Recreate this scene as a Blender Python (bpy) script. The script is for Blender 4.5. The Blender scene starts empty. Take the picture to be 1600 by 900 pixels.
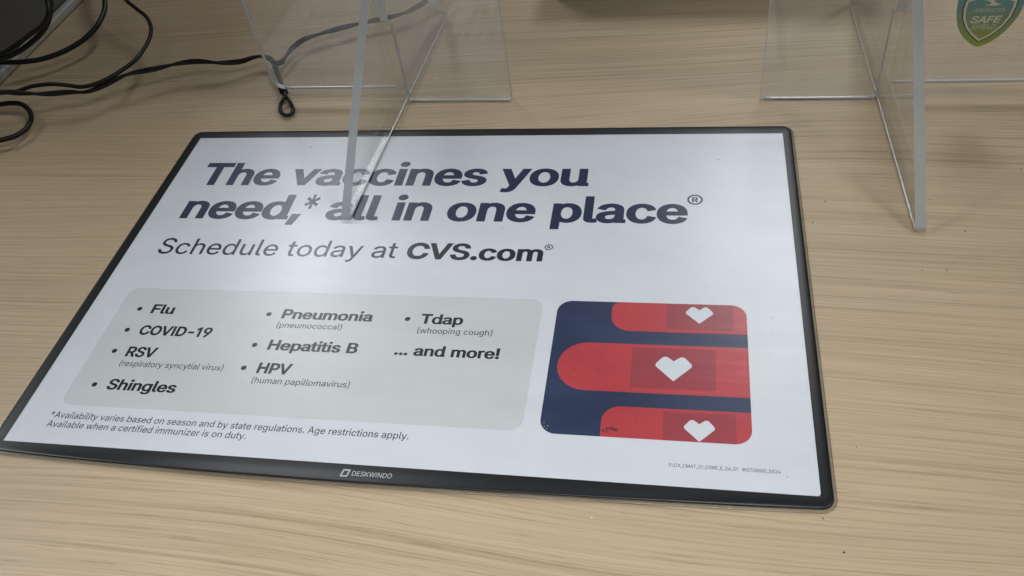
import bpy, bmesh, math, random
from mathutils import Vector, Matrix

S = bpy.context.scene
COL = S.collection

# ------------------------------------------------------------------ camera
cd = bpy.data.cameras.new("camera")
cd.sensor_width = 36.0
cd.lens = 30.04
cd.clip_start = 0.01
cd.clip_end = 50
cam = bpy.data.objects.new("camera", cd)
COL.objects.link(cam)
right = Vector((0.98133485, 0.14972221, -0.12068628))
up = Vector((-0.02555189, 0.72352361, 0.68982656))
back = Vector((0.19060173, -0.67386708, 0.71384462))
M = Matrix((right, up, back)).transposed().to_4x4()
M.translation = Vector((0.36479672, -0.21538785, 0.36415385))
cam.matrix_world = M
S.camera = cam

# ------------------------------------------------------------------ room light
W = bpy.data.worlds.new("World")
S.world = W
W.use_nodes = True
bgn = W.node_tree.nodes["Background"]
bgn.inputs[0].default_value = (0.93, 0.97, 1.0, 1)
bgn.inputs[1].default_value = 0.035


def troffer_or_fill(name, loc, sx, sy, power, aim=None, spread=180.0, color=(0.93, 0.97, 1.0)):
    l = bpy.data.lights.new(name, 'AREA')
    l.shape = 'RECTANGLE'
    l.size = sx
    l.size_y = sy
    l.energy = power
    l.color = color
    l.spread = math.radians(spread)
    o = bpy.data.objects.new(name, l)
    o.location = loc
    if aim:
        o.rotation_euler = (Vector(aim) - Vector(loc)).to_track_quat('-Z', 'Y').to_euler()
    COL.objects.link(o)
    return o


# ceiling troffers: two behind the counter (their gloss shows on the mat), one off to each side,
# and an added fill lamp over the near side, narrowed to darken the back
troffer_or_fill("ceiling_or_fill_light", (-1.12, 2.25, 1.9), 0.55, 1.2, 21)
troffer_or_fill("ceiling_or_fill_light", (0.80, 2.25, 1.9), 0.55, 1.2, 20)
troffer_or_fill("ceiling_or_fill_light", (-2.2, 0.6, 1.9), 0.60, 0.6, 34)
troffer_or_fill("ceiling_or_fill_light", (2.0, -0.1, 1.9), 0.60, 0.6, 13)
troffer_or_fill("ceiling_or_fill_light", (0.30, -0.50, 1.0), 0.60, 0.6, 1.3, (0.30, -0.22, 0.0), 58.0)

S.view_settings.view_transform = 'Standard'
S.view_settings.look = 'None'
S.view_settings.exposure = 0.0
S.view_settings.gamma = 1.0
S.view_settings.use_curve_mapping = False
S.cycles.use_denoising = True
S.cycles.denoiser = 'OPENIMAGEDENOISE'
S.cycles.denoising_input_passes = 'RGB_ALBEDO_NORMAL'
S.cycles.denoising_prefilter = 'ACCURATE'
S.cycles.max_bounces = 12
S.cycles.transparent_max_bounces = 24
S.cycles.caustics_reflective = False
S.cycles.caustics_refractive = False

mm = 0.001
SW, SH = 431.8, 277.1          # printed insert, mm
ZT = 2.0                       # top of the insert above the counter, mm


# ------------------------------------------------------------------ helpers
def mat(name):
    m = bpy.data.materials.new(name)
    m.use_nodes = True
    return m, m.node_tree.nodes, m.node_tree.links, m.node_tree.nodes["Principled BSDF"]


def plain(name, col, rough=0.5, spec=0.5):
    m, n, l, p = mat(name)
    p.inputs["Base Color"].default_value = (*col, 1)
    p.inputs["Roughness"].default_value = rough
    p.inputs["Specular IOR Level"].default_value = spec
    return m


def math_node(n, l, op, a, b=None, c=None, clamp=False):
    x = n.new("ShaderNodeMath")
    x.operation = op
    x.use_clamp = clamp
    for i, v in enumerate((a, b, c)):
        if v is None:
            continue
        if isinstance(v, (int, float)):
            x.inputs[i].default_value = v
        else:
            l.new(v, x.inputs[i])
    return x.outputs[0]


def noise(n, l, vec, scale, detail=2, rough=0.5, dist=0.0):
    x = n.new("ShaderNodeTexNoise")
    x.inputs["Scale"].default_value = scale
    x.inputs["Detail"].default_value = detail
    x.inputs["Roughness"].default_value = rough
    x.inputs["Distortion"].default_value = dist
    l.new(vec, x.inputs["Vector"])
    return x.outputs["Fac"]


def mapping(n, l, vec, scale=(1, 1, 1), loc=(0, 0, 0), rot=(0, 0, 0)):
    x = n.new("ShaderNodeMapping")
    x.inputs["Scale"].default_value = scale
    x.inputs["Location"].default_value = loc
    x.inputs["Rotation"].default_value = rot
    l.new(vec, x.inputs["Vector"])
    return x.outputs[0]


def ramp(n, l, fac, stops):
    x = n.new("ShaderNodeValToRGB")
    e = x.color_ramp.elements
    while len(e) < len(stops):
        e.new(0.5)
    for k, (p, c) in enumerate(stops):
        e[k].position = p
        e[k].color = (*c, 1) if len(c) == 3 else c
    l.new(fac, x.inputs[0])
    return x.outputs[0]


def mix(n, l, fac, a, b, mode='MIX'):
    x = n.new("ShaderNodeMix")
    x.data_type = 'RGBA'
    x.blend_type = mode
    if isinstance(fac, (int, float)):
        x.inputs[0].default_value = fac
    else:
        l.new(fac, x.inputs[0])
    for i, v in ((6, a), (7, b)):
        if isinstance(v, tuple):
            x.inputs[i].default_value = (*v, 1)
        else:
            l.new(v, x.inputs[i])
    return x.outputs[2]


def objcoord(n):
    return n.new("ShaderNodeTexCoord").outputs["Object"]


def bump(n, l, h, strength, dist, p):
    b = n.new("ShaderNodeBump")
    b.inputs["Strength"].default_value = strength
    b.inputs["Distance"].default_value = dist
    l.new(h, b.inputs["Height"])
    l.new(b.outputs[0], p.inputs["Normal"])


def link(name, me, material, parent=None, smooth=False):
    o = bpy.data.objects.new(name, me)
    COL.objects.link(o)
    if material is not None and not me.materials:
        me.materials.append(material)
    if parent is not None:
        o.parent = parent
    if smooth:
        for f in me.polygons:
            f.use_smooth = True
    return o


def empty(name, loc, label, cat, group=None):
    o = bpy.data.objects.new(name, None)
    o.empty_display_size = 0.02
    o.location = loc
    COL.objects.link(o)
    tag(o, label, cat, group)
    return o


def tag(o, label, cat, group=None):
    o["label"] = label
    o["category"] = cat
    if group:
        o["group"] = group


def mesh_py(name, v, f):
    me = bpy.data.meshes.new(name)
    me.from_pydata(v, [], f)
    me.update()
    return me


def fill_polys(loops, name, z=0.0):
    """flat face set bounded by loops (holes allowed); coordinates in mm."""
    cu = bpy.data.curves.new("outline", 'CURVE')
    cu.dimensions = '2D'
    cu.fill_mode = 'BOTH'
    for lp in loops:
        sp = cu.splines.new('POLY')
        sp.points.add(len(lp) - 1)
        for k, (x, y) in enumerate(lp):
            sp.points[k].co = (x, y, 0, 1)
        sp.use_cyclic_u = True
    ob = bpy.data.objects.new("outline", cu)
    COL.objects.link(ob)
    dg = bpy.context.evaluated_depsgraph_get()
    me = bpy.data.meshes.new_from_object(ob.evaluated_get(dg))
    bpy.data.objects.remove(ob)
    bpy.data.curves.remove(cu)
    me.name = name
    for q in me.vertices:
        q.co = (q.co.x * mm, q.co.y * mm, z * mm)
    # face up
    if me.polygons and sum(p.normal.z * p.area for p in me.polygons) < 0:
        me.flip_normals()
    return me


def round_poly(pts, radii, seg=8):
    """polygon with each corner rounded by its radius."""
    out = []
    n = len(pts)
    for i in range(n):
        p0, p1, p2 = Vector(pts[i - 1]), Vector(pts[i]), Vector(pts[(i + 1) % n])
        r = radii[i] if isinstance(radii, (list, tuple)) else radii
        if r <= 0:
            out.append(tuple(p1))
            continue
        a, b = (p0 - p1).normalized(), (p2 - p1).normalized()
        ang = math.acos(max(-1, min(1, a.dot(b))))
        d = r / math.tan(ang / 2)
        d = min(d, (p0 - p1).length * 0.499, (p2 - p1).length * 0.499)
        s, e = p1 + a * d, p1 + b * d
        re = d * math.tan(ang / 2)
        c = p1 + (a + b).normalized() * (re / math.sin(ang / 2))
        v0, v1 = s - c, e - c
        sw = math.atan2(v0.x * v1.y - v0.y * v1.x, v0.dot(v1))
        for k in range(seg + 1):
            t = sw * k / seg
            out.append((c.x + v0.x * math.cos(t) - v0.y * math.sin(t), c.y + v0.x * math.sin(t) + v0.y * math.cos(t)))
    return out


def catmull(P, n=8):
    P = [Vector(p) for p in P]
    Q = [2 * P[0] - P[1]] + P + [2 * P[-1] - P[-2]]
    out = []
    for i in range(1, len(Q) - 2):
        a, b, c, d = Q[i - 1], Q[i], Q[i + 1], Q[i + 2]
        for k in range(n):
            t = k / n
            out.append(0.5 * ((2 * b) + (c - a) * t + (2 * a - 5 * b + 4 * c - d) * t * t + (3 * b - a - 3 * c + d) * t ** 3))
    out.append(P[-1])
    return out


def frames(path):
    T = []
    for i in range(len(path)):
        T.append((path[min(i + 1, len(path) - 1)] - path[max(i - 1, 0)]).normalized())
    nrm = T[0].orthogonal().normalized()
    N = []
    for t in T:
        nrm = (nrm - t * nrm.dot(t)).normalized()
        N.append(nrm.copy())
    return T, N


def tube(path, r, name, seg=12, twist=None):
    """tube round a list of Vectors (metres); twist=(offset, period, phase) winds it round the path"""
    T, N = frames(path)
    if twist:
        off, period, ph = twist
        s = 0.0
        p2 = []
        for i, p in enumerate(path):
            if i:
                s += (path[i] - path[i - 1]).length
            B = T[i].cross(N[i])
            a = s / period * 2 * math.pi + ph
            p2.append(p + (N[i] * math.cos(a) + B * math.sin(a)) * off)
        path = p2
        T, N = frames(path)
    v, f = [], []
    for i, p in enumerate(path):
        B = T[i].cross(N[i])
        for k in range(seg):
            a = 2 * math.pi * k / seg
            v.append(p + (N[i] * math.cos(a) + B * math.sin(a)) * r)
    for i in range(len(path) - 1):
        for k in range(seg):
            k2 = (k + 1) % seg
            f.append((i * seg + k, i * seg + k2, (i + 1) * seg + k2, (i + 1) * seg + k))
    f.append(tuple(range(seg))[::-1])
    f.append(tuple((len(path) - 1) * seg + k for k in range(seg)))
    return mesh_py(name, v, f)


def bevel_box(name, lo, hi, r=0.003, seg=3):
    bm = bmesh.new()
    bmesh.ops.create_cube(bm, size=1)
    for q in bm.verts:
        q.co = Vector([lo[i] + (hi[i] - lo[i]) * (q.co[i] + 0.5) for i in range(3)])
    if r:
        bmesh.ops.bevel(bm, geom=list(bm.edges), offset=r, segments=seg, profile=0.5, affect='EDGES')
    me = bpy.data.meshes.new(name)
    bm.to_mesh(me)
    bm.free()
    for p in me.polygons:
        p.use_smooth = False
    return me


# ------------------------------------------------------------------ lettering
# outline data: character -> (advance, loops of x,y pairs) in thousandths of the type size
GLYPHS = {
  'B': {
    '!': (219,[[181,561,183,551,177,162,43,161,41,209,36,560],[133,137,160,126,174,115,185,102,194,79,195,66,193,51,181,28,172,18,156,7,128,-3,99,-4,66,6,41,25,31,40,26,53,26,82,31,95,41,110,54,122,69,131,97,139,111,140]]),
    '*': (507,[[391,524,449,432,366,391,449,352,391,261,386,261,313,302,315,223,193,223,191,225,193,302,115,260,56,352,140,391,57,431,114,524,117,524,193,482,191,559,193,561,315,561,312,496,314,482,388,524]]),
    ',': (210,[[195,124,121,-118,4,-119,46,123]]),
    '-': (507,[[412,296,412,190,410,188,94,189,94,295,96,297]]),
    '.': (210,[[150,130,174,112,189,86,192,60,186,41,170,19,157,9,141,1,117,-4,85,-2,55,10,38,25,29,38,22,59,22,77,27,93,45,118,60,128,79,136,98,140,116,140,135,136]]),
    '1': (336,[[256,561,258,559,258,3,255,0,122,1,120,3,120,410,117,410,1,340,0,471,147,561]]),
    '9': (507,[[369,542,402,521,432,490,452,458,464,423,470,382,469,356,461,320,444,278,424,242,397,203,247,1,96,0,243,199,184,206,144,218,104,242,87,256,70,275,59,292,47,319,38,363,40,415,55,459,73,489,108,524,154,550,189,561,234,568,286,567,334,557],[254,472,224,466,199,448,182,422,174,389,174,372,178,352,191,323,201,311,216,299,230,293,248,290,266,291,283,295,299,305,311,316,327,345,333,378,329,411,313,442,301,455,284,466,271,470]]),
    'A': (537,[[334,561,564,1,418,1,362,138,358,142,177,142,120,1,-26,1,200,560,203,562],[266,376,220,253,315,252,270,372]]),
    'B': (511,[[420,521,441,503,459,480,474,447,479,420,479,386,470,351,459,332,447,318,416,294,443,278,464,260,487,228,498,198,502,177,500,135,488,95,472,71,450,48,423,30,390,16,349,6,299,0,35,1,34,561,280,562,311,560,334,556,371,546,400,534],[174,334,275,333,293,336,311,344,331,363,341,388,341,414,332,437,316,453,292,461,174,462],[174,99,292,99,317,102,333,108,351,123,363,146,364,170,357,193,338,217,325,226,307,233,280,237,175,237]]),
    'C': (571,[[328,568,374,560,421,546,465,523,497,498,522,470,545,435,560,393,569,350,431,349,420,383,408,406,392,424,365,442,342,451,305,456,261,451,234,442,204,422,185,402,166,370,155,335,150,303,152,246,161,206,181,166,206,138,235,119,273,108,320,107,360,118,384,131,395,140,416,169,430,213,567,213,569,210,556,153,538,114,508,74,472,44,435,22,392,6,332,-6,280,-6,219,2,169,20,122,47,80,85,46,132,26,178,19,202,13,244,12,307,19,359,36,410,60,451,76,473,104,501,149,532,202,554,242,564,271,568]]),
    'D': (562,[[470,487,503,449,527,408,543,360,550,309,550,255,548,234,537,182,517,135,487,93,455,62,424,42,387,24,338,9,269,0,35,1,34,561,270,562,317,557,368,546,403,532,437,514],[175,110,260,110,295,115,322,123,346,134,363,146,382,168,395,189,408,229,413,261,413,301,408,334,399,365,378,401,363,416,334,435,302,446,264,451,174,450,174,112]]),
    'E': (469,[[451,561,451,452,174,450,174,340,431,339,432,231,429,229,175,229,174,112,177,110,453,110,453,1,35,1,34,561]]),
    'F': (459,[[446,561,446,452,177,452,174,449,174,332,421,331,421,222,175,221,174,2,35,1,34,561]]),
    'H': (579,[[545,561,545,1,405,2,405,229,402,232,175,231,174,2,34,1,34,561,173,561,174,344,177,342,404,342,405,561]]),
    'I': (218,[[175,561,177,559,177,3,174,0,43,1,41,3,41,559,44,562]]),
    'O': (597,[[328,568,381,559,407,551,439,537,470,519,494,501,523,470,538,450,557,418,576,366,585,314,585,247,576,194,555,139,523,91,492,59,450,30,403,9,345,-4,280,-6,219,2,169,20,146,31,113,53,75,90,45,134,25,182,18,208,13,244,12,307,19,359,37,411,48,433,70,464,107,503,149,532,202,554,247,565,271,568],[302,456,275,454,250,448,223,436,198,416,179,392,164,365,155,334,150,303,150,258,155,227,165,194,182,165,202,142,225,125,257,112,288,106,319,107,350,114,382,130,406,152,426,180,438,209,446,245,448,279,446,316,439,349,427,379,411,404,384,430,360,444,329,453]]),
    'P': (498,[[423,516,449,493,468,467,481,438,490,399,492,358,486,326,475,294,457,265,434,240,411,223,384,208,351,196,291,187,175,185,173,1,35,1,34,561,283,562,312,559,349,552,372,544,402,530],[175,296,275,296,308,302,325,312,336,321,345,336,352,363,349,398,337,425,318,441,291,450,259,452,174,452]]),
    'R': (503,[[526,1,371,1,253,201,250,203,174,202,173,1,34,1,34,561,274,562,331,556,368,547,395,536,425,519,451,495,473,463,488,423,492,403,493,372,487,334,470,293,452,268,425,244,393,225],[174,302,281,302,308,308,327,318,343,338,350,357,353,372,350,406,345,423,337,436,319,452,290,461,268,464,174,463]]),
    'S': (500,[[292,567,338,559,374,547,409,528,437,507,462,476,474,451,481,425,485,389,348,388,338,428,329,442,320,450,302,461,284,467,245,470,209,464,189,454,180,446,167,428,164,417,163,402,166,386,178,370,203,355,246,340,326,320,369,307,410,288,438,269,468,239,484,207,491,171,490,143,479,103,460,72,431,43,399,23,362,7,320,-3,272,-9,230,-9,185,-4,140,7,96,26,62,50,40,74,19,113,10,143,7,179,147,180,156,138,166,122,174,114,189,104,209,96,233,91,260,91,289,95,306,101,325,110,338,122,347,135,352,154,353,171,349,184,334,201,308,215,144,262,109,278,83,294,54,320,34,351,25,385,25,419,34,455,53,488,75,511,115,538,151,553,192,564,233,568]]),
    'T': (502,[[500,561,500,452,322,450,322,2,183,1,182,450,3,452,2,560]]),
    'V': (537,[[564,561,337,2,204,1,-27,561,120,560,270,185,416,560]]),
    'a': (436,[[440,0,279,0,276,1,274,9,250,0,223,-5,193,-8,157,-8,122,-3,85,8,59,21,39,36,22,53,13,67,5,86,0,107,0,135,4,153,13,174,26,190,54,211,94,228,164,243,268,255,273,258,275,270,270,292,261,306,245,317,223,322,194,319,170,307,153,292,134,259,10,290,7,292,17,313,34,338,61,363,101,385,151,400,203,408,249,406,302,395,346,377,368,362,380,351,396,329,405,308,409,289,410,78,440,75],[141,100,155,85,181,78,213,79,238,89,255,102,269,124,275,148,275,172,191,162,155,151,145,143,138,131,137,111]]),
    'c': (443,[[271,405,306,398,343,386,368,373,388,359,407,342,423,321,435,299,442,276,314,247,299,284,290,296,271,311,257,317,239,320,216,319,197,313,180,301,163,280,153,259,145,232,141,199,144,172,149,148,161,122,176,102,196,87,216,80,239,78,264,84,288,100,302,120,315,154,439,127,443,126,444,123,433,96,417,68,393,44,360,21,326,7,286,-3,247,-8,207,-7,165,-1,125,12,103,23,74,42,47,69,26,102,10,144,5,178,7,238,20,285,38,317,65,348,93,370,133,390,181,403,232,408]]),
    'd': (475,[[450,562,450,78,480,75,480,1,319,0,316,1,314,12,293,3,267,-4,234,-8,196,-7,173,-5,133,6,106,18,86,29,56,55,37,79,20,111,8,154,5,178,7,240,16,276,35,316,58,346,85,369,118,387,155,400,196,407,236,408,274,402,313,389,314,561],[235,320,216,320,201,316,174,296,155,267,147,245,142,220,141,200,145,165,150,144,159,124,169,109,183,95,203,83,221,79,239,79,255,83,269,90,284,104,298,123,306,141,315,182,312,236,307,258,298,278,287,294,271,308,254,316]]),
    'e': (452,[[254,-8,212,-7,165,-1,124,13,88,32,58,56,35,86,16,124,7,160,5,219,9,249,21,287,42,322,73,356,101,376,139,392,182,404,230,408,276,404,325,391,362,374,389,355,414,327,433,294,442,268,446,249,450,247,447,244,449,228,448,165,144,164,152,134,171,105,193,88,221,79,257,80,282,89,299,104,319,142,447,114,435,86,423,66,403,45,383,30,360,17,324,4,294,-3],[145,248,309,249,299,277,279,303,255,317,227,321,199,315,176,301,155,275]]),
    'g': (476,[[450,402,451,0,443,-43,433,-66,422,-82,402,-102,378,-118,327,-138,290,-146,251,-150,214,-150,176,-147,140,-139,109,-129,81,-115,58,-98,35,-74,19,-50,21,-47,126,5,163,-38,182,-54,200,-61,221,-64,242,-64,262,-61,289,-49,304,-32,312,-12,315,21,312,23,280,11,250,6,217,4,179,7,149,13,114,25,88,39,71,51,47,74,31,97,18,122,10,146,5,182,5,223,15,274,37,320,69,356,84,368,113,385,150,398,195,407,236,408,273,402,315,388,319,402],[236,320,217,320,204,316,190,309,175,297,162,281,154,266,147,247,142,223,141,203,145,170,150,150,159,131,172,115,189,101,202,95,222,91,244,91,259,95,277,105,288,115,299,130,307,147,316,190,316,218,312,241,307,260,297,281,284,297,269,310,252,318]]),
    'h': (459,[[434,1,298,1,298,254,295,269,287,290,275,305,255,317,235,320,208,315,190,305,173,286,164,264,161,238,161,1,26,1,26,561,161,561,161,389,205,402,233,407,266,408,294,405,327,397,360,384,388,364,406,345,425,309,433,273]]),
    'i': (187,[[152,562,168,543,175,524,174,498,163,477,145,461,122,451,97,447,65,451,49,457,35,466,25,476,16,492,13,504,13,523,16,536,25,552,35,562,51,572,82,580,105,580,121,577,137,572],[161,402,162,2,26,0,25,401]]),
    'l': (212,[[145,-2,97,5,65,19,45,37,35,53,28,71,25,84,25,560,27,562,161,560,162,97,165,87,168,84,218,91,239,10,194,0]]),
    'm': (683,[[644,330,653,306,658,279,657,1,521,1,521,274,516,292,507,307,489,317,473,321,453,319,433,309,419,293,411,273,409,1,273,1,273,275,269,292,261,304,246,315,227,321,205,318,187,307,172,291,163,268,161,249,161,1,26,1,26,401,157,402,160,401,161,391,190,402,215,408,235,410,269,409,291,405,321,394,338,385,359,369,395,390,435,403,476,410,509,409,546,402,593,383,622,361]]),
    'n': (459,[[398,354,421,320,430,294,433,273,434,1,298,1,298,254,295,269,287,290,275,305,255,317,235,320,208,315,190,305,173,286,164,264,161,238,161,1,26,1,26,401,157,402,160,388,193,399,233,407,266,408,290,406,327,397,353,387,377,373]]),
    'o': (465,[[281,404,326,392,359,378,394,354,427,318,443,288,456,250,460,220,458,160,446,116,427,81,404,54,377,32,343,13,300,-1,256,-7,207,-7,165,-1,125,12,103,23,74,42,47,69,26,102,10,144,5,178,7,238,20,285,38,317,65,348,93,370,133,390,181,403,232,408],[240,320,220,320,202,315,185,304,171,290,161,276,149,250,144,226,141,199,147,156,155,134,165,115,176,102,191,90,204,83,225,78,245,79,262,83,275,90,292,105,305,123,313,141,320,163,324,187,324,211,319,239,311,263,302,280,289,297,274,309,262,315]]),
    'p': (475,[[389,369,417,346,444,311,461,273,469,238,471,181,465,143,455,111,434,73,407,43,381,24,360,13,319,-1,277,-8,238,-8,196,-1,161,11,161,-142,26,-142,26,401,158,401,161,387,180,395,215,405,248,408,281,407,306,403,341,393,365,384],[247,321,226,318,210,312,196,300,185,288,173,269,167,251,160,204,161,179,165,154,181,117,195,100,208,89,224,82,241,79,258,79,274,84,292,94,304,106,316,124,323,139,333,183,331,235,325,256,314,280,301,297,287,309,266,318]]),
    'r': (290,[[306,405,306,306,246,316,214,314,197,308,182,298,172,286,165,272,161,248,161,1,26,1,26,401,156,402,158,401,160,392,195,403,220,408,255,408]]),
    's': (409,[[307,391,341,374,366,353,386,326,400,288,276,264,261,294,246,312,230,321,205,323,181,318,164,307,156,293,156,278,163,266,178,256,308,225,344,211,366,197,387,176,402,147,405,115,399,87,386,62,368,42,342,24,312,10,278,0,242,-6,188,-8,152,-5,119,2,93,11,69,23,47,39,31,54,19,72,9,96,3,118,131,142,147,104,159,90,179,80,210,77,233,81,254,92,265,108,265,126,257,138,243,147,112,178,76,194,51,211,32,233,21,260,18,293,24,316,35,337,59,362,95,384,132,397,175,406,227,408,262,403]]),
    't': (255,[[204,-4,165,-3,141,0,118,6,95,15,75,28,63,39,52,54,43,75,38,107,38,317,-26,319,-26,401,38,403,39,515,174,515,175,402,263,400,262,319,175,317,175,106,177,93,183,84,190,81,254,90,275,11,270,8,242,1]]),
    'u': (459,[[434,401,434,78,464,75,464,0,303,0,300,1,298,14,245,-2,215,-5,170,-3,134,4,105,15,82,28,64,43,50,61,38,83,30,105,25,133,26,401,161,401,161,156,163,135,172,111,184,96,203,85,220,82,247,85,268,97,285,116,294,136,298,155,298,401]]),
    'v': (436,[[457,402,281,1,154,1,-22,401,122,401,218,174,313,401]]),
    'y': (436,[[457,402,261,-47,247,-74,232,-93,215,-111,191,-126,168,-136,144,-141,115,-145,79,-144,49,-140,17,-130,41,-49,102,-57,108,-56,119,-46,128,-33,147,16,-22,401,122,401,218,174,314,401]]),
  },
  'R': {
    '(': (277,[[175,-100,162,-79,135,-25,115,26,99,81,89,132,85,177,87,266,99,344,115,406,141,479,163,525,175,543,240,543,242,541,215,481,196,429,174,349,160,274,156,204,161,136,176,69,205,-15,242,-99]]),
    ')': (277,[[32,-100,31,-98,75,1,100,81,114,151,117,217,110,291,93,377,67,458,31,542,98,543,115,517,138,465,169,365,182,303,187,256,189,213,187,160,179,105,159,29,136,-31,103,-95,97,-100]]),
    '*': (457,[[253,512,255,490,252,411,339,464,367,415,277,364,367,315,339,267,252,321,255,219,198,218,196,227,200,321,113,267,84,315,175,366,84,415,112,464,200,411,196,511]]),
    '.': (192,[[88,-8,68,0,54,12,45,32,45,50,51,65,64,80,80,89,101,91,121,84,137,70,145,52,146,36,140,18,127,2,109,-7]]),
    '0': (434,[[199,-10,164,-3,131,13,95,44,72,77,53,117,39,164,31,224,31,284,38,339,48,379,70,427,92,460,112,482,145,504,177,516,221,519,261,512,296,494,332,462,356,427,377,379,388,332,394,282,394,227,389,183,378,133,361,91,333,48,302,19,271,1,234,-9],[216,452,193,450,165,439,145,424,126,402,113,378,101,344,94,311,90,276,90,232,94,197,102,161,116,124,134,97,152,79,177,64,204,57,234,59,254,66,276,81,292,98,307,120,320,150,328,179,335,231,335,277,329,324,319,362,305,391,283,421,264,437,242,447]]),
    '1': (304,[[136,-4,133,-2,133,429,128,428,26,359,25,432,141,513,203,513,206,511,206,-2,203,-4]]),
    '2': (457,[[307,501,327,488,349,469,365,448,377,424,386,383,385,352,379,326,364,291,329,242,284,191,161,62,392,60,394,-3,60,-4,59,48,281,288,305,325,315,360,315,382,311,400,303,416,288,434,270,446,256,451,237,455,212,455,177,445,153,426,138,399,131,359,62,358,61,373,63,392,74,430,92,459,116,484,143,501,167,511,200,518,241,519,283,511]]),
    '3': (457,[[376,512,377,459,233,296,235,294,280,290,313,278,348,256,373,227,392,187,398,151,396,117,383,79,366,51,335,23,304,6,269,-6,235,-10,190,-9,156,-3,118,12,85,34,62,61,52,78,43,103,39,135,113,135,123,101,132,88,147,74,181,58,223,54,266,62,287,72,300,82,309,93,319,112,324,132,324,156,317,184,306,203,293,217,272,230,230,242,154,244,151,246,152,300,280,448,66,448,65,511]]),
    '4': (457,[[279,-4,276,-2,275,101,36,102,34,157,243,512,316,513,316,508,115,168,275,167,276,320,347,321,348,168,418,165,418,104,416,101,348,101,346,-4]]),
    '5': (457,[[370,512,369,448,156,448,140,313,188,332,215,337,245,337,273,332,300,323,324,310,342,295,356,280,375,251,386,226,393,199,396,163,394,135,386,101,379,85,359,53,337,30,310,11,283,-1,246,-9,205,-10,178,-7,147,3,109,25,80,56,62,90,55,119,55,134,126,134,137,99,148,84,164,71,178,63,200,56,218,54,240,55,255,59,278,71,304,97,320,132,323,158,322,179,314,210,301,233,276,256,247,269,219,273,186,269,155,259,129,242,63,250,91,511]]),
    '7': (457,[[394,512,395,447,169,-3,91,-4,317,447,58,448,57,512]]),
    '8': (457,[[208,-10,167,-4,136,7,106,23,86,40,63,70,52,96,47,120,47,151,56,186,77,223,106,250,138,267,116,279,98,294,82,315,71,340,66,362,65,388,70,417,80,442,92,460,109,478,141,500,185,516,239,519,285,511,328,490,358,462,379,425,386,395,386,367,378,333,372,319,355,295,339,280,314,267,337,256,359,241,386,208,403,165,405,120,396,83,384,61,365,39,342,21,315,6,286,-4,246,-10],[218,294,249,296,281,309,303,332,309,346,314,366,311,402,299,424,286,438,270,447,240,455,206,454,172,442,151,421,142,404,139,390,140,355,146,339,153,326,163,315,180,304],[185,58,211,54,241,54,260,57,293,69,317,91,325,105,331,123,331,154,318,187,295,211,278,220,255,228,232,231,210,230,188,226,170,219,147,202,134,187,126,170,121,149,121,128,126,108,133,93,149,76,162,67]]),
    'A': (484,[[279,513,469,-3,391,-4,340,137,141,138,137,134,89,-3,11,-4,197,511,200,513],[239,435,162,203,317,204,272,330]]),
    'C': (514,[[249,-10,204,-3,153,18,116,45,87,77,65,114,48,156,42,184,36,227,36,282,43,330,58,380,84,427,114,461,147,487,189,507,229,517,281,519,318,515,351,505,384,489,414,467,438,442,458,411,471,378,478,346,405,345,392,380,373,408,346,431,313,445,276,452,250,451,222,445,188,430,166,413,144,387,123,347,114,314,108,258,110,216,118,176,135,136,146,118,164,97,194,75,213,67,235,60,280,57,308,62,332,71,365,93,389,123,405,164,475,165,478,161,468,121,456,94,427,54,396,27,364,9,330,-3,286,-10]]),
    'D': (506,[[371,472,405,442,431,406,451,361,463,308,467,245,461,189,448,139,427,98,403,66,370,38,335,18,305,7,242,-4,56,-4,55,512,231,513,267,510,321,498],[132,61,234,61,271,67,298,76,323,89,342,104,359,123,375,152,388,192,393,230,393,280,386,328,373,362,352,395,327,418,302,433,272,442,242,447,130,447]]),
    'E': (423,[[377,512,376,448,130,447,131,291,358,290,360,227,357,225,131,224,130,64,133,61,378,61,380,-3,56,-4,55,512]]),
    'F': (414,[[374,512,373,448,130,447,131,283,350,282,351,219,348,217,131,216,130,-3,56,-4,55,512]]),
    'H': (521,[[461,512,462,-4,387,-3,386,227,133,228,130,225,130,-3,56,-4,55,512,130,512,131,293,384,292,387,295,387,512]]),
    'I': (199,[[64,-4,61,-2,61,511,64,513,130,513,133,511,133,-2,130,-4]]),
    'K': (471,[[456,512,249,288,456,-4,370,-4,197,236,130,166,130,-3,56,-4,55,512,130,512,130,258,188,326,360,512]]),
    'L': (397,[[366,-4,55,-3,56,512,127,513,130,511,130,63,365,61]]),
    'M': (632,[[572,512,572,-4,502,-4,499,-2,501,399,451,264,351,9,343,-4,285,-4,282,-2,165,291,126,397,127,-2,124,-4,55,-4,55,512,156,512,282,189,315,93,349,193,472,512]]),
    'N': (527,[[467,512,467,-4,383,-3,209,270,127,405,130,316,130,-2,127,-4,56,-4,55,512,140,512,331,211,395,105,393,511,396,513]]),
    'O': (537,[[248,-10,204,-3,156,17,120,42,86,79,60,126,43,179,36,227,36,281,43,330,56,375,79,419,115,462,146,486,189,507,229,517,279,519,324,513,369,497,396,480,419,462,447,431,468,396,486,350,496,298,498,241,491,181,479,138,458,94,426,54,392,25,346,2,288,-10],[273,452,238,449,210,441,181,425,155,402,138,379,122,343,113,307,108,258,110,215,118,177,130,147,145,120,175,88,198,73,224,63,255,57,280,57,315,65,349,81,370,97,390,122,410,160,420,196,425,231,425,277,417,327,403,364,387,392,368,414,334,436,305,447]]),
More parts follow.
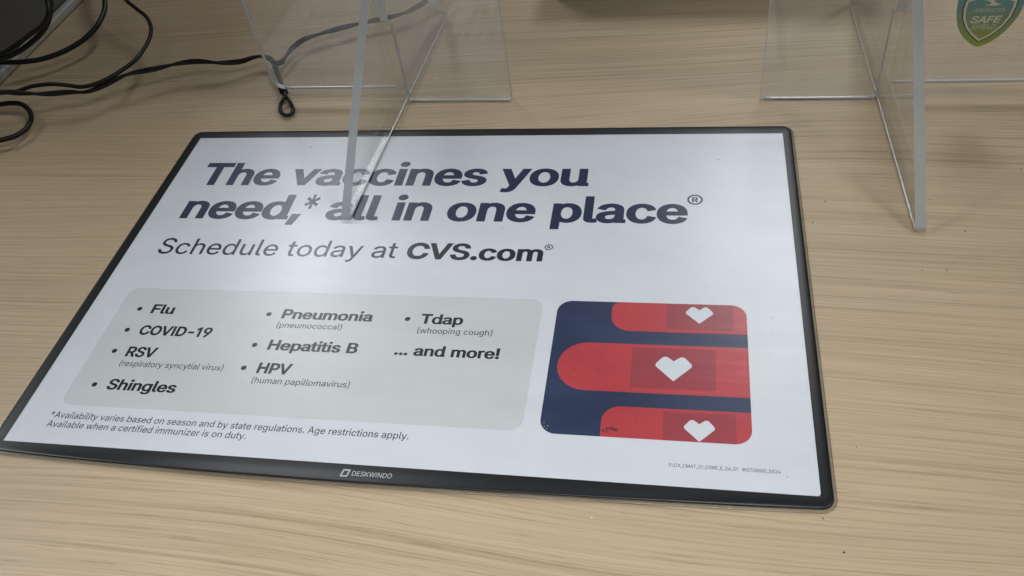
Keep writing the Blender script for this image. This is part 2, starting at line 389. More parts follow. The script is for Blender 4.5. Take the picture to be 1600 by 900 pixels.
    'R': (453,[[434,-4,349,-3,246,189,241,194,131,193,130,-3,55,-4,56,512,242,513,287,508,322,498,347,486,368,470,386,448,402,420,412,383,415,344,409,305,396,272,380,248,360,229,321,206],[131,259,260,261,292,269,315,284,331,305,340,342,340,363,335,388,329,404,316,421,295,436,262,446,131,447]]),
    'S': (451,[[255,518,295,510,319,501,349,484,365,470,381,451,395,428,404,399,405,375,334,375,322,409,300,434,265,450,239,454,211,454,192,451,165,442,137,422,129,409,122,392,120,367,124,352,136,335,164,315,201,301,307,270,340,255,364,239,390,213,405,188,413,156,413,122,405,88,389,59,369,36,345,17,309,0,275,-9,244,-12,192,-11,160,-6,125,6,97,21,79,35,61,56,46,81,37,108,33,140,108,140,117,105,130,88,145,74,160,66,187,57,211,53,235,53,278,62,302,73,318,86,330,101,339,123,340,146,338,159,325,179,300,198,262,213,147,247,97,275,71,299,55,326,48,352,47,385,53,415,70,448,91,472,113,489,139,503,175,514,209,519]]),
    'T': (453,[[421,512,421,448,262,447,262,-2,259,-4,188,-4,187,447,27,448,26,512]]),
    'W': (690,[[675,512,534,-4,451,-3,342,404,326,335,235,-3,151,-4,11,512,84,513,87,510,194,91,220,200,302,512,384,512,492,93,599,512]]),
    'X': (478,[[453,512,282,263,463,-4,378,-3,275,146,238,206,184,125,94,-4,11,-4,194,261,23,512,108,512,202,373,238,315,284,388,371,512]]),
    '_': (323,[[323,2,322,-61,-3,-61,-6,-59,-4,4,321,4]]),
    'a': (393,[[340,-4,272,-4,270,35,244,11,212,-5,176,-12,136,-11,113,-6,83,5,66,15,50,31,37,49,30,67,26,86,26,114,35,145,53,167,75,182,104,194,163,206,248,216,264,222,270,232,268,259,258,279,238,294,215,301,182,302,146,293,119,274,102,249,36,267,36,271,46,291,68,317,93,335,123,349,163,358,201,361,233,357,265,348,298,331,313,316,333,284,341,246],[270,166,162,149,125,139,106,125,99,111,97,91,101,77,108,67,120,58,149,48,186,47,223,57,245,71,263,96,270,121]]),
    'b': (428,[[275,-6,244,-12,213,-12,185,-6,154,9,138,22,118,45,116,-3,47,-2,48,512,119,511,120,308,152,338,176,351,214,361,256,359,293,348,325,330,358,299,379,262,390,227,395,195,394,142,382,94,366,61,339,29,316,12],[226,301,204,300,184,296,167,287,152,275,139,259,130,242,122,216,118,194,120,140,127,114,140,89,153,73,175,57,195,50,220,47,241,49,261,55,275,63,290,76,302,92,313,115,323,157,320,210,313,235,302,258,286,278,270,289,253,296]]),
    'c': (400,[[224,361,274,349,301,336,321,323,349,293,367,254,300,238,289,261,277,276,265,286,247,295,224,300,200,301,174,296,152,286,134,271,120,252,110,230,104,207,101,174,102,154,109,121,118,100,133,78,152,61,174,52,200,47,235,50,265,62,287,84,301,113,362,99,368,95,358,70,345,49,330,32,306,14,274,-1,249,-8,224,-12,191,-12,158,-6,116,11,90,28,68,52,47,86,34,123,30,153,30,194,35,229,49,266,68,296,89,318,111,335,144,350,185,360]]),
    'd': (428,[[375,512,376,-2,308,-3,307,44,286,22,270,9,234,-8,210,-12,179,-12,147,-5,121,5,89,26,66,51,48,81,38,109,30,153,30,196,38,240,50,272,73,307,99,330,135,350,180,361,218,360,248,351,274,338,305,308,305,511],[211,301,189,300,164,294,148,285,128,266,117,248,107,222,101,176,108,125,117,102,129,82,141,69,161,56,184,49,204,47,225,49,244,54,264,66,274,75,295,108,302,129,306,158,304,210,298,233,286,259,269,279,252,290,235,297]]),
    'e': (408,[[229,-12,194,-12,154,-4,121,8,89,30,67,53,49,81,37,113,30,152,30,193,36,232,49,266,66,294,86,317,114,336,142,350,189,361,220,361,256,353,289,341,316,324,339,301,356,275,369,239,375,206,375,153,102,152,102,142,108,117,126,84,145,65,181,50,225,47,257,54,276,65,285,73,304,102,370,86,363,65,353,49,339,33,320,19,276,-3],[102,209,300,209,303,212,292,250,270,279,256,289,237,297,217,301,195,301,157,291,133,274,119,257,111,243]]),
    'f': (258,[[233,532,248,524,231,455,201,462,188,462,171,458,162,451,156,442,148,418,147,355,232,354,233,301,230,299,147,297,146,-3,77,-4,75,296,73,299,2,299,1,353,75,355,75,424,81,459,97,492,123,518,150,532,174,538,207,538]]),
    'g': (429,[[376,355,377,-21,372,-56,355,-91,338,-111,324,-123,305,-134,277,-145,226,-154,169,-152,142,-147,110,-134,92,-123,71,-106,56,-87,45,-68,102,-36,129,-67,146,-79,166,-88,207,-94,236,-91,259,-84,285,-67,300,-43,306,-14,306,52,284,29,261,14,245,7,218,2,182,1,151,5,122,15,96,30,77,46,58,69,38,112,30,156,30,197,38,242,54,280,77,311,105,334,139,350,168,358,195,361,232,357,272,339,289,326,308,305,310,355],[215,301,195,301,171,296,154,289,138,277,124,261,113,242,102,197,101,177,104,144,110,123,121,101,134,85,149,73,166,65,190,59,206,58,236,62,252,68,272,81,286,97,296,115,306,155,307,189,304,215,298,236,285,261,267,281,254,290,236,297]]),
    'h': (414,[[362,-4,292,-3,291,217,287,248,277,270,263,285,244,295,215,300,188,298,157,287,138,271,124,245,119,224,119,-3,47,-3,48,512,119,512,120,312,140,332,166,347,203,359,239,361,269,355,305,340,328,322,345,300,358,264,363,224]]),
    'i': (171,[[76,425,59,432,45,447,37,467,37,488,45,509,55,520,72,529,91,531,109,523,122,510,130,491,131,471,125,451,114,436,96,426],[117,354,119,-2,116,-4,50,-4,48,352,51,355]]),
    'l': (193,[[154,-6,112,-4,81,8,63,25,56,35,49,57,47,80,49,512,116,512,119,510,119,76,124,60,131,55,143,52,173,54,186,2,179,-2]]),
    'm': (614,[[541,312,554,286,561,252,560,-4,491,-3,489,253,480,275,466,288,446,298,428,301,395,299,372,289,353,272,343,250,340,237,340,-4,269,-3,268,253,262,269,250,284,233,295,209,301,179,299,154,289,135,272,123,250,119,233,119,-3,48,-4,48,354,116,354,119,310,139,332,164,349,200,361,234,362,254,357,280,344,299,328,318,301,339,326,354,338,375,349,415,361,451,363,470,359,506,344,527,328]]),
    'n': (414,[[315,333,334,314,347,296,356,273,360,252,363,224,362,-4,292,-3,291,217,287,249,276,272,256,289,232,298,203,300,172,294,150,282,134,264,122,238,119,224,119,-3,48,-4,48,354,116,354,118,309,139,331,159,344,189,355,215,361,240,361,265,356,295,346]]),
    'o': (419,[[224,361,262,352,289,343,319,325,348,295,364,271,380,230,385,196,385,151,380,121,366,81,348,53,327,30,289,5,260,-5,225,-12,191,-12,158,-6,116,11,90,28,68,52,47,86,34,123,30,153,30,194,35,229,49,266,68,296,89,318,111,335,144,350,185,360],[214,301,191,300,166,294,151,286,133,270,120,252,110,230,103,201,101,174,103,146,109,121,127,86,138,73,158,58,184,49,200,47,224,48,247,53,267,64,280,76,289,86,303,110,310,132,314,161,314,186,310,215,300,242,290,260,273,279,257,290,235,298]]),
    'p': (428,[[302,344,329,328,357,300,372,276,387,241,395,195,395,155,387,109,374,76,357,48,329,20,299,2,256,-10,216,-12,179,-4,149,13,120,42,119,-146,49,-147,47,354,116,355,118,305,148,335,170,349,195,357,222,361,246,360,275,354],[231,301,209,301,189,297,170,289,155,278,144,267,131,244,123,221,118,194,118,157,122,134,131,106,142,86,155,71,171,59,190,51,210,48,231,48,251,51,271,60,288,74,302,92,310,107,317,126,323,156,320,210,312,238,302,258,292,271,273,287,254,296]]),
    'r': (263,[[247,360,248,294,195,297,173,292,143,275,131,261,123,246,119,231,119,-3,48,-4,47,353,116,354,118,314,144,339,174,354,211,362]]),
    's': (369,[[212,360,249,351,283,334,297,322,314,302,329,266,266,252,254,273,233,294,203,303,173,303,141,294,123,280,116,270,113,258,117,240,129,226,146,218,251,192,277,183,296,172,315,156,328,135,335,112,335,86,332,70,320,46,302,26,283,13,261,2,227,-8,199,-12,165,-12,133,-7,108,0,76,17,58,32,44,52,36,68,31,90,96,103,109,76,127,59,143,52,162,47,193,46,226,53,253,70,260,80,263,94,258,113,245,127,228,135,132,157,111,165,82,179,60,198,48,219,42,241,42,265,46,281,58,305,72,321,93,336,125,351,162,360]]),
    't': (231,[[194,-7,153,-8,108,4,95,12,79,27,64,57,60,79,60,297,4,298,1,300,1,354,60,356,61,467,130,466,132,355,209,354,208,299,134,298,131,296,132,76,139,60,153,52,176,50,206,53,218,0]]),
    'u': (414,[[362,354,362,-3,294,-4,292,42,274,23,246,5,225,-3,196,-9,159,-8,134,-2,109,8,87,24,73,40,61,60,49,100,47,130,48,354,119,354,120,112,128,89,142,71,161,58,189,51,224,53,253,64,272,82,286,106,291,141,292,354]]),
    'v': (393,[[377,354,230,-3,159,-4,11,353,88,353,174,136,195,74,220,147,301,353]]),
    'w': (571,[[550,354,433,-4,368,-4,364,-2,283,263,203,-2,200,-4,134,-4,17,354,91,353,170,87,249,354,321,353,398,87,476,353]]),
    'y': (393,[[377,355,219,-34,200,-79,188,-99,163,-127,129,-144,106,-149,76,-149,43,-141,58,-82,100,-85,115,-81,124,-74,139,-51,157,-2,11,354,88,355,174,135,195,74,219,144,301,354]]),
    'z': (384,[[337,354,336,303,134,57,342,56,343,-4,37,-4,37,43,246,294,44,295,43,354]]),
  },
}


TRIS = {}


def glyph_tris(weight, ch):
    """filled outline of one character: (points, triangles), built once"""
    if (weight, ch) not in TRIS:
        cs = GLYPHS[weight][ch][1]
        me = fill_polys([[(c[i], c[i + 1]) for i in range(0, len(c), 2)] for c in cs], "glyph")
        TRIS[(weight, ch)] = ([(q.co.x / mm, q.co.y / mm) for q in me.vertices], [tuple(f.vertices) for f in me.polygons])
        bpy.data.meshes.remove(me)
    return TRIS[(weight, ch)]


def text_mesh(body, x0, x1, base, cap, weight='R', name="lettering", z=0.0, track=0.0, shear=0.0):
    """one line of print: ink runs from x0 to x1 (mm), baseline at base, capitals cap mm high."""
    G = GLYPHS[weight]
    capu = CAPU[weight]
    space = 225 if weight == 'B' else 197
    pen = 0.0
    pts, tris = [], []
    for ch in body:
        if ch == ' ':
            pen += space + track
            continue
        v, f = glyph_tris(weight, ch)
        o = len(pts)
        pts += [(pen + x, y) for x, y in v]
        tris += [tuple(o + k for k in t) for t in f]
        pen += G[ch][0] + track
    mn = min(x for x, y in pts)
    mx = max(x for x, y in pts)
    sy = cap / capu
    sx = (x1 - x0) / (mx - mn)
    STRETCH.append((body, round(sx / sy, 3)))
    return mesh_py(name, [((x0 + (x - mn) * sx + shear * y * sy) * mm, (base + y * sy) * mm, z * mm) for x, y in pts], tris)


CAPU = {'B': 561.7, 'R': 508.7}
STRETCH = []

# ------------------------------------------------------------------ materials
# counter: pale wood-grain laminate
M_WOOD, n, l, p = mat("wood_laminate")
oc = objcoord(n)
sep = n.new("ShaderNodeSeparateXYZ")
l.new(oc, sep.inputs[0])
X, Y = sep.outputs[0], sep.outputs[1]
# slow drift bends the grain into long curves and the odd cathedral figure
warp = noise(n, l, mapping(n, l, oc, (1.3, 3.6, 1.0), (0.31, 0.13, 0)), 1.0, 1.0, 0.4)
warp2 = noise(n, l, mapping(n, l, oc, (3.0, 22.0, 1.0)), 1.0, 2.0, 0.5)
yy = math_node(n, l, 'ADD', Y, math_node(n, l, 'MULTIPLY', warp, 0.135))
yy = math_node(n, l, 'ADD', yy, math_node(n, l, 'MULTIPLY', warp2, 0.006))
cmb = n.new("ShaderNodeCombineXYZ")
l.new(X, cmb.inputs[0])
l.new(yy, cmb.inputs[1])
g = cmb.outputs[0]
# growth rings of uneven spacing, fine streaks and pores, all following the bent grain
rings = noise(n, l, mapping(n, l, g, (1.0, 250.0, 1.0)), 1.0, 3.0, 0.62)
rings2 = noise(n, l, mapping(n, l, g, (1.6, 520.0, 1.0), (3.0, 0.7, 0)), 1.0, 2.0, 0.6)
streak = noise(n, l, mapping(n, l, g, (9.0, 1100.0, 1.0), (0, 0.02, 0)), 1.0, 3.0, 0.6)
pore = noise(n, l, mapping(n, l, g, (26.0, 950.0, 1.0)), 1.0, 2.0, 0.6)
ring = rings
amp = rings2
patch = noise(n, l, mapping(n, l, g, (1.8, 11.0, 1.0), (5, 1, 0)), 1.0, 3.0, 0.55)
patch2 = noise(n, l, mapping(n, l, oc, (4.0, 5.0, 1.0), (2, 8, 0)), 1.0, 2.0, 0.5)
base = ramp(n, l, patch, [(0.30, (0.515, 0.385, 0.232)), (0.70, (0.600, 0.460, 0.295))])
base = mix(n, l, math_node(n, l, 'MULTIPLY', patch2, 0.5), base, (0.560, 0.425, 0.300))
r1 = ramp(n, l, rings, [(0.28, (0.86, 0.84, 0.81)), (0.46, (0.99, 0.99, 0.98)), (0.66, (1.03, 1.03, 1.03))])
base = mix(n, l, 1.0, base, r1, 'MULTIPLY')
r2 = ramp(n, l, rings2, [(0.32, (0.80, 0.78, 0.74)), (0.43, (0.98, 0.98, 0.98)), (0.70, (1.05, 1.05, 1.05))])
base = mix(n, l, 1.0, base, r2, 'MULTIPLY')
st = ramp(n, l, streak, [(0.34, (0.84, 0.83, 0.81)), (0.55, (1.04, 1.04, 1.04))])
base = mix(n, l, 1.0, base, st, 'MULTIPLY')
po = ramp(n, l, pore, [(0.30, (0.80, 0.78, 0.75)), (0.40, (1.0, 1.0, 1.0))])
base = mix(n, l, 1.0, base, po, 'MULTIPLY')
l.new(base, p.inputs["Base Color"])
rg = math_node(n, l, 'MULTIPLY_ADD', streak, 0.15, 0.40)
l.new(rg, p.inputs["Roughness"])
p.inputs["Specular IOR Level"].default_value = 0.42
bump(n, l, math_node(n, l, 'ADD', math_node(n, l, 'MULTIPLY', ring, amp), pore), 0.12, 0.0002, p)


def print_mat(name, col, rough=0.25, grime=0.05):
    """ink or paper under the mat's matte clear cover: fine pebble texture breaks up the gloss"""
    m, n, l, p = mat(name)
    oc = objcoord(n)
    sm = noise(n, l, mapping(n, l, oc, (14, 30, 1)), 1.0, 4.0, 0.6)
    smr = ramp(n, l, sm, [(0.30, tuple(c * (1 - grime * 1.3) for c in (1, 1, 1))), (0.62, (1, 1, 1))])
    c = mix(n, l, 1.0, tuple(col), smr, 'MULTIPLY')
    l.new(c, p.inputs["Base Color"])
    sc = noise(n, l, mapping(n, l, oc, (5, 60, 1), (3, 1, 0)), 1.0, 3.0, 0.6)
    l.new(math_node(n, l, 'MULTIPLY_ADD', sc, 0.06, rough - 0.03), p.inputs["Roughness"])
    p.inputs["Specular IOR Level"].default_value = 0.5
    peb = noise(n, l, oc, 1000.0, 2.0, 0.6)
    wave = noise(n, l, mapping(n, l, oc, (2.5, 75, 1), (7, 2, 0)), 1.0, 2.0, 0.55)
    hh = math_node(n, l, 'ADD', math_node(n, l, 'MULTIPLY', peb, 0.00006), math_node(n, l, 'MULTIPLY', wave, 0.00017))
    bump(n, l, hh, 1.0, 1.0, p)
    return m


M_SHEET = print_mat("white_insert", (0.755, 0.772, 0.808))
M_LIST = print_mat("grey_panel_print", (0.655, 0.675, 0.672))
M_NAVY = print_mat("navy_ink", (0.030, 0.040, 0.085))
M_INK = print_mat("charcoal_ink", (0.030, 0.031, 0.034))
M_GREYINK = print_mat("grey_ink", (0.065, 0.068, 0.075))
M_PICNAVY = print_mat("picture_navy", (0.040, 0.056, 0.120), grime=0.25)
M_RED = print_mat("bandage_red", (0.55, 0.066, 0.075), grime=0.12)
M_PAD = print_mat("pad_red", (0.385, 0.060, 0.075), grime=0.15)
M_DOT = print_mat("bandage_hole_print", (0.30, 0.035, 0.045))
M_STAIN = print_mat("brown_scuff", (0.16, 0.05, 0.05))
M_SPECK = plain("dirt_speck", (0.05, 0.04, 0.03), 0.8)
M_CRUMB = plain("white_crumb", (0.75, 0.73, 0.68), 0.8)

M_BORDER, n, l, p = mat("black_border")
oc = objcoord(n)
l.new(mix(n, l, noise(n, l, oc, 60, 3.0), (0.007, 0.007, 0.009), (0.013, 0.013, 0.015)), p.inputs["Base Color"])
p.inputs["Roughness"].default_value = 0.35
bump(n, l, noise(n, l, oc, 1000.0, 2.0, 0.6), 0.5, 0.00012, p)


def clear_mat(name, tint, haze=0.03, rough=0.03, hazecol=(0.8, 0.8, 0.8)):
    """clear plastic sheet: see-through, mirror gloss rising towards grazing view, pale diffuse haze mixed in"""
    m = bpy.data.materials.new(name)
    m.use_nodes = True
    n, l = m.node_tree.nodes, m.node_tree.links
    n.clear()
    out = n.new("ShaderNodeOutputMaterial")
    tr = n.new("ShaderNodeBsdfTransparent")
    tr.inputs[0].default_value = (*tint, 1)
    gl = n.new("ShaderNodeBsdfGlossy")
    gl.inputs["Roughness"].default_value = rough
    df = n.new("ShaderNodeBsdfDiffuse")
    df.inputs[0].default_value = (*hazecol, 1)
    lw = n.new("ShaderNodeLayerWeight")
    lw.inputs[0].default_value = 0.5
    f5 = math_node(n, l, 'POWER', lw.outputs["Facing"], 5.0)
    fr = math_node(n, l, 'MULTIPLY_ADD', f5, 0.95, 0.042)
    oc = objcoord(n)
    smear = noise(n, l, mapping(n, l, oc, (18, 18, 9)), 1.0, 4.0, 0.65)
    hz = math_node(n, l, 'MULTIPLY', ramp(n, l, smear, [(0.35, (0.55, 0.55, 0.55)), (0.7, (1.35, 1.35, 1.35))]), haze)
    tl = n.new("ShaderNodeBsdfTranslucent")
    tl.inputs[0].default_value = (*hazecol, 1)
    m0 = n.new("ShaderNodeMixShader")
    m0.inputs[0].default_value = 0.5
    l.new(df.outputs[0], m0.inputs[1])
    l.new(tl.outputs[0], m0.inputs[2])
    m1 = n.new("ShaderNodeMixShader")
    l.new(hz, m1.inputs[0])
    l.new(tr.outputs[0], m1.inputs[1])
    l.new(m0.outputs[0], m1.inputs[2])
    m2 = n.new("ShaderNodeMixShader")
    l.new(fr, m2.inputs[0])
    l.new(m1.outputs[0], m2.inputs[1])
    l.new(gl.outputs[0], m2.inputs[2])
    l.new(m2.outputs[0], out.inputs[0])
    return m


M_ACRYL = clear_mat("clear_acrylic", (0.985, 0.988, 0.985), 0.095, 0.03, (0.92, 0.92, 0.90))  # panel haze stands in for the bright room reflected in it
M_FOOT = clear_mat("clear_acrylic_foot", (0.985, 0.99, 0.985), 0.03, 0.03, (0.95, 0.95, 0.93))
M_LIP = clear_mat("clear_mat_edge", (0.80, 0.80, 0.78), 0.10, 0.12)

# sawn acrylic edge: frosted, light scatters through it
M_EDGE = bpy.data.materials.new("frosted_acrylic_edge")
M_EDGE.use_nodes = True
n, l = M_EDGE.node_tree.nodes, M_EDGE.node_tree.links
n.clear()
out = n.new("ShaderNodeOutputMaterial")
df = n.new("ShaderNodeBsdfDiffuse")
tl = n.new("ShaderNodeBsdfTranslucent")
tr = n.new("ShaderNodeBsdfTransparent")
gl = n.new("ShaderNodeBsdfGlossy")
gl.inputs["Roughness"].default_value = 0.22
oc = objcoord(n)
sv = noise(n, l, mapping(n, l, oc, (60, 60, 25)), 1.0, 3.0)
cc = mix(n, l, sv, (0.62, 0.65, 0.66), (0.82, 0.85, 0.855))
l.new(cc, df.inputs[0])
l.new(cc, tl.inputs[0])
a = n.new("ShaderNodeMixShader")
a.inputs[0].default_value = 0.45
l.new(df.outputs[0], a.inputs[1])
l.new(tl.outputs[0], a.inputs[2])
b = n.new("ShaderNodeMixShader")
b.inputs[0].default_value = 0.05
l.new(a.outputs[0], b.inputs[1])
l.new(tr.outputs[0], b.inputs[2])
c = n.new("ShaderNodeMixShader")
c.inputs[0].default_value = 0.08
l.new(b.outputs[0], c.inputs[1])
l.new(gl.outputs[0], c.inputs[2])
l.new(c.outputs[0], out.inputs[0])

M_EDGEGLOW = bpy.data.materials.new("white_edge_glow")  # edge painted whiter to stand in for light piped through the acrylic
M_EDGEGLOW.use_nodes = True
n, l = M_EDGEGLOW.node_tree.nodes, M_EDGEGLOW.node_tree.links
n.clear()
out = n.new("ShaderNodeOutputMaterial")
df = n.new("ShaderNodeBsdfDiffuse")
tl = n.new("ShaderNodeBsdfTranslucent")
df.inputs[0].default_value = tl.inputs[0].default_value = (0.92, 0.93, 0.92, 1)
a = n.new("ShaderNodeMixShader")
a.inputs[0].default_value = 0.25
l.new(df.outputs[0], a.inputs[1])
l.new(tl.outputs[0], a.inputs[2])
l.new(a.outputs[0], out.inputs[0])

# white bead added along the bottom edges, standing in for their piped-light glow
M_GLOWBEAD = bpy.data.materials.new("white_glow_bead")
M_GLOWBEAD.use_nodes = True
n, l = M_GLOWBEAD.node_tree.nodes, M_GLOWBEAD.node_tree.links
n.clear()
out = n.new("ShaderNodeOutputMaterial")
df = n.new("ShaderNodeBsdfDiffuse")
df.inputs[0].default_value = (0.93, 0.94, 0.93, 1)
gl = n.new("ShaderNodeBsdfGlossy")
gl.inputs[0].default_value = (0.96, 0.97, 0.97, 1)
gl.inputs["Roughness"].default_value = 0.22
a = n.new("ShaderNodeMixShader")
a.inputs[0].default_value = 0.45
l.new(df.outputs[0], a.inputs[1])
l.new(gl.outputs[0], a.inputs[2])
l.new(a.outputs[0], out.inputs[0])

M_CABLE, n, l, p = mat("black_cable_rubber")
oc = objcoord(n)
l.new(mix(n, l, noise(n, l, oc, 90, 3.0), (0.008, 0.008, 0.009), (0.016, 0.016, 0.017)), p.inputs["Base Color"])
p.inputs["Roughness"].default_value = 0.42
p.inputs["Specular IOR Level"].default_value = 0.35

M_BOX, n, l, p = mat("grey_equipment_plastic")
oc = objcoord(n)
l.new(mix(n, l, noise(n, l, oc, 35, 4.0), (0.105, 0.104, 0.100), (0.135, 0.132, 0.126)), p.inputs["Base Color"])
p.inputs["Roughness"].default_value = 0.55
bump(n, l, noise(n, l, oc, 900, 2.0), 0.2, 0.0002, p)
M_RIM, n, l, p = mat("pale_grey_trim")
oc = objcoord(n)
l.new(mix(n, l, noise(n, l, mapping(n, l, oc, (30, 60, 60)), 1.0, 4.0), (0.36, 0.35, 0.32), (0.50, 0.48, 0.44)), p.inputs["Base Color"])
p.inputs["Roughness"].default_value = 0.6
M_DEV, n, l, p = mat("black_device_plastic")
oc = objcoord(n)
l.new(mix(n, l, noise(n, l, oc, 50, 3.0), (0.010, 0.010, 0.011), (0.020, 0.020, 0.021)), p.inputs["Base Color"])
p.inputs["Roughness"].default_value = 0.5

# ------------------------------------------------------------------ counter top
me = bevel_box("counter_top", (-1.1, -0.34, -0.030), (1.45, 0.95, 0.0), 0.003, 2)
counter = link("counter_top", me, M_WOOD)
counter["kind"] = "structure"

# ------------------------------------------------------------------ desk mat
desk_mat = empty("desk_mat", (0, 0, 0), "white printed vaccine desk mat with black border lying flat on the wood counter", "desk mat")


def bow(x):
    """near edge of the mat in mm: bulges outwards, most left of its middle"""
    if x < 190:
        return -10.5 + 4.4 * ((190 - x) / 188) ** 2
    return -10.5 + 4.9 * ((x - 190) / 243) ** 1.6


def mat_outline(x0, x1, y1, drop, r, n_side=110):
    """closed outline, clockwise from the top left; the near edge bows outwards"""
    P = []
    def arc(cx, cy, a0, a1, k=7):
        for i in range(k + 1):
            a = math.radians(a0 + (a1 - a0) * i / k)
            P.append((cx + r * math.cos(a), cy + r * math.sin(a)))
    arc(x0 + r, y1 - r, 180, 90)
    for i in range(1, n_side):
        P.append((x0 + r + (x1 - x0 - 2 * r) * i / n_side, y1 + 0.12 * math.sin(i * 0.16)))
    arc(x1 - r, y1 - r, 90, 0)
    yb = bow(x1 - r) - drop
    for i in range(1, n_side):
        P.append((x1, y1 - r + (yb + r - y1 + r) * i / n_side))
    arc(x1 - r, yb + r, 0, -90)
    for i in range(1, n_side):
        x = x1 - r + (x0 - x1 + 2 * r) * i / n_side
        P.append((x, bow(x) - drop))
    yb = bow(x0 + r) - drop
    arc(x0 + r, yb + r, -90, -180)
    for i in range(1, n_side):
        P.append((x0, yb + r + (y1 - r - yb - r) * i / n_side))
    return P


def stacked(rows, name, cap_top=False, cap_bottom=False):
    """rows of equal-length closed loops of (x,y,z) mm joined by quads"""
    v = [(x * mm, y * mm, z * mm) for r in rows for x, y, z in r]
    k = len(rows[0])
    f = []
    for i in range(len(rows) - 1):
        for j in range(k):
            j2 = (j + 1) % k
            f.append((i * k + j, i * k + j2, (i + 1) * k + j2, (i + 1) * k + j))
    if cap_top:
        f.append(tuple(range(k)))
    if cap_bottom:
        f.append(tuple((len(rows) - 1) * k + j for j in range(k))[::-1])
    me = mesh_py(name, v, f)
    bm = bmesh.new()
    bm.from_mesh(me)
    bmesh.ops.remove_doubles(bm, verts=bm.verts, dist=1e-6)
    bmesh.ops.recalc_face_normals(bm, faces=bm.faces)
    bm.to_mesh(me)
    bm.free()
    return me


# clear base whose edge shows as a thin lip round the border
ol = mat_outline(-8.4, 438.9, 286.6, 2.0, 8.0)
cxm, cym = 215.0, 138.0


def inset(P, d):
    Q = []
    for k in range(len(P)):
        a, b = Vector(P[k - 1]), Vector(P[(k + 1) % len(P)])
        t = (b - a).normalized()
        nrm = Vector((t.y, -t.x))      # clockwise loop: inward is to the right
        q = Vector(P[k]) + nrm * d
        Q.append((q.x, q.y))
    return Q


def lipz(x, y, z):
    if y > -2:
        return z
    k = max(0.0, 1.0 - ((x - 185.0) / 215.0) ** 2)
    return z + 1.5 * k


rows = [[(x, y, lipz(x, y, 0.15)) for x, y in inset(ol, 0.35)], [(x, y, lipz(x, y, 0.45)) for x, y in ol], [(x, y, lipz(x, y, 0.8)) for x, y in ol],
        [(x, y, lipz(x, y, 1.05)) for x, y in inset(ol, 0.35)], [(x, y, lipz(x, y, 1.1)) for x, y in inset(ol, 2.6)]]
link("clear_base", stacked(rows, "clear_base"), M_LIP, desk_mat, True)

# black border: flat beside the insert, rolling down towards the outside
ob = mat_outline(-7.5, 437.3, 286.0, 0.0, 6.0)


def clampin(x, y, e=0.25):
    return (min(max(x, e), SW - e), min(max(y, e), SH - e))


def curl(x, t):
    """the near edge of the mat lifts a little off the counter, most left of its middle"""
    k = max(0.0, 1.0 - ((x - 185.0) / 215.0) ** 2)
    return 1.5 * k * max(0.0, t) ** 2.1


def lerp_row(t, z, zc=None):
    R = []
    for x, y in ob:
        ix, iy = clampin(x, y)
        zz = z
        if y < 0 and zc is not None:
            k = max(0.0, 1.0 - ((x - 185.0) / 215.0) ** 2)
            zz = z + (zc - z) * k + curl(x, t)
        R.append((ix + (x - ix) * t, iy + (y - iy) * t, zz))
    return R


rows = [lerp_row(0.0, 2.12, 2.12), lerp_row(0.3, 2.12, 2.1), lerp_row(0.5, 2.06, 2.08), lerp_row(0.7, 1.95, 2.08), lerp_row(0.86, 1.8, 2.08), lerp_row(0.96, 1.6, 2.05), lerp_row(1.0, 1.3, 1.8), lerp_row(1.0, 0.4, 1.2)]
border = link("border", stacked(rows, "border"), M_BORDER, desk_mat, True)
border["label"] = "black border band, widest along the near edge"

sheet_pts = round_poly([(0, 0), (SW, 0), (SW, SH), (0, SH)], [0.3, 3.0, 0.6, 0.6], 4)
insert = link("insert_sheet", fill_polys([sheet_pts], "insert_sheet", ZT), M_SHEET, desk_mat)
insert["label"] = "white printed insert about vaccines"


def on_sheet(loops, name, material, layer=1):
    return link(name, fill_polys(loops, name, ZT + 0.05 * layer), material, insert)


def line(body, x0, x1, base, cap, w, material, name="lettering", layer=1, track=0.0):
    return link(name, text_mesh(body, x0, x1, base, cap, w, name, ZT + 0.05 * layer, track), material, insert)


def circle(cx, cy, r, k=20):
    return [(cx + r * math.cos(2 * math.pi * i / k), cy + r * math.sin(2 * math.pi * i / k)) for i in range(k)]


def reg_mark(cx, cy, r, material):
    lp = [circle(cx, cy, r, 28), circle(cx, cy, r * 0.76, 28)]
    adv, cs = GLYPHS['B']['R']
    s = r * 1.0 / 561.7
    for c in cs:
        lp.append([(cx - r * 0.42 + c[i] * s * 0.86, cy - r * 0.5 + c[i + 1] * s) for i in range(0, len(c), 2)])
    return on_sheet(lp, "registered_mark", material)


line("The vaccines you", 20.9, 305.0, 220.6, 25.6, 'B', M_NAVY, "headline_lettering")
line("need,", 23.4, 112.5, 184.8, 25.6, 'B', M_NAVY, "headline_lettering")
line("*", 111.6, 121.6, 184.6, 26.0, 'R', M_NAVY, "headline_lettering")
line("all in one place", 130.2, 369.6, 184.8, 25.6, 'B', M_NAVY, "headline_lettering")
reg_mark(374.0, 207.6, 4.9, M_NAVY)
line("Schedule today at", 22.6, 189.4, 149.8, 14.8, 'R', M_INK)
line("CVS.com", 196.0, 283.2, 149.2, 14.8, 'B', M_INK)
reg_mark(285.9, 161.9, 2.6, M_INK)

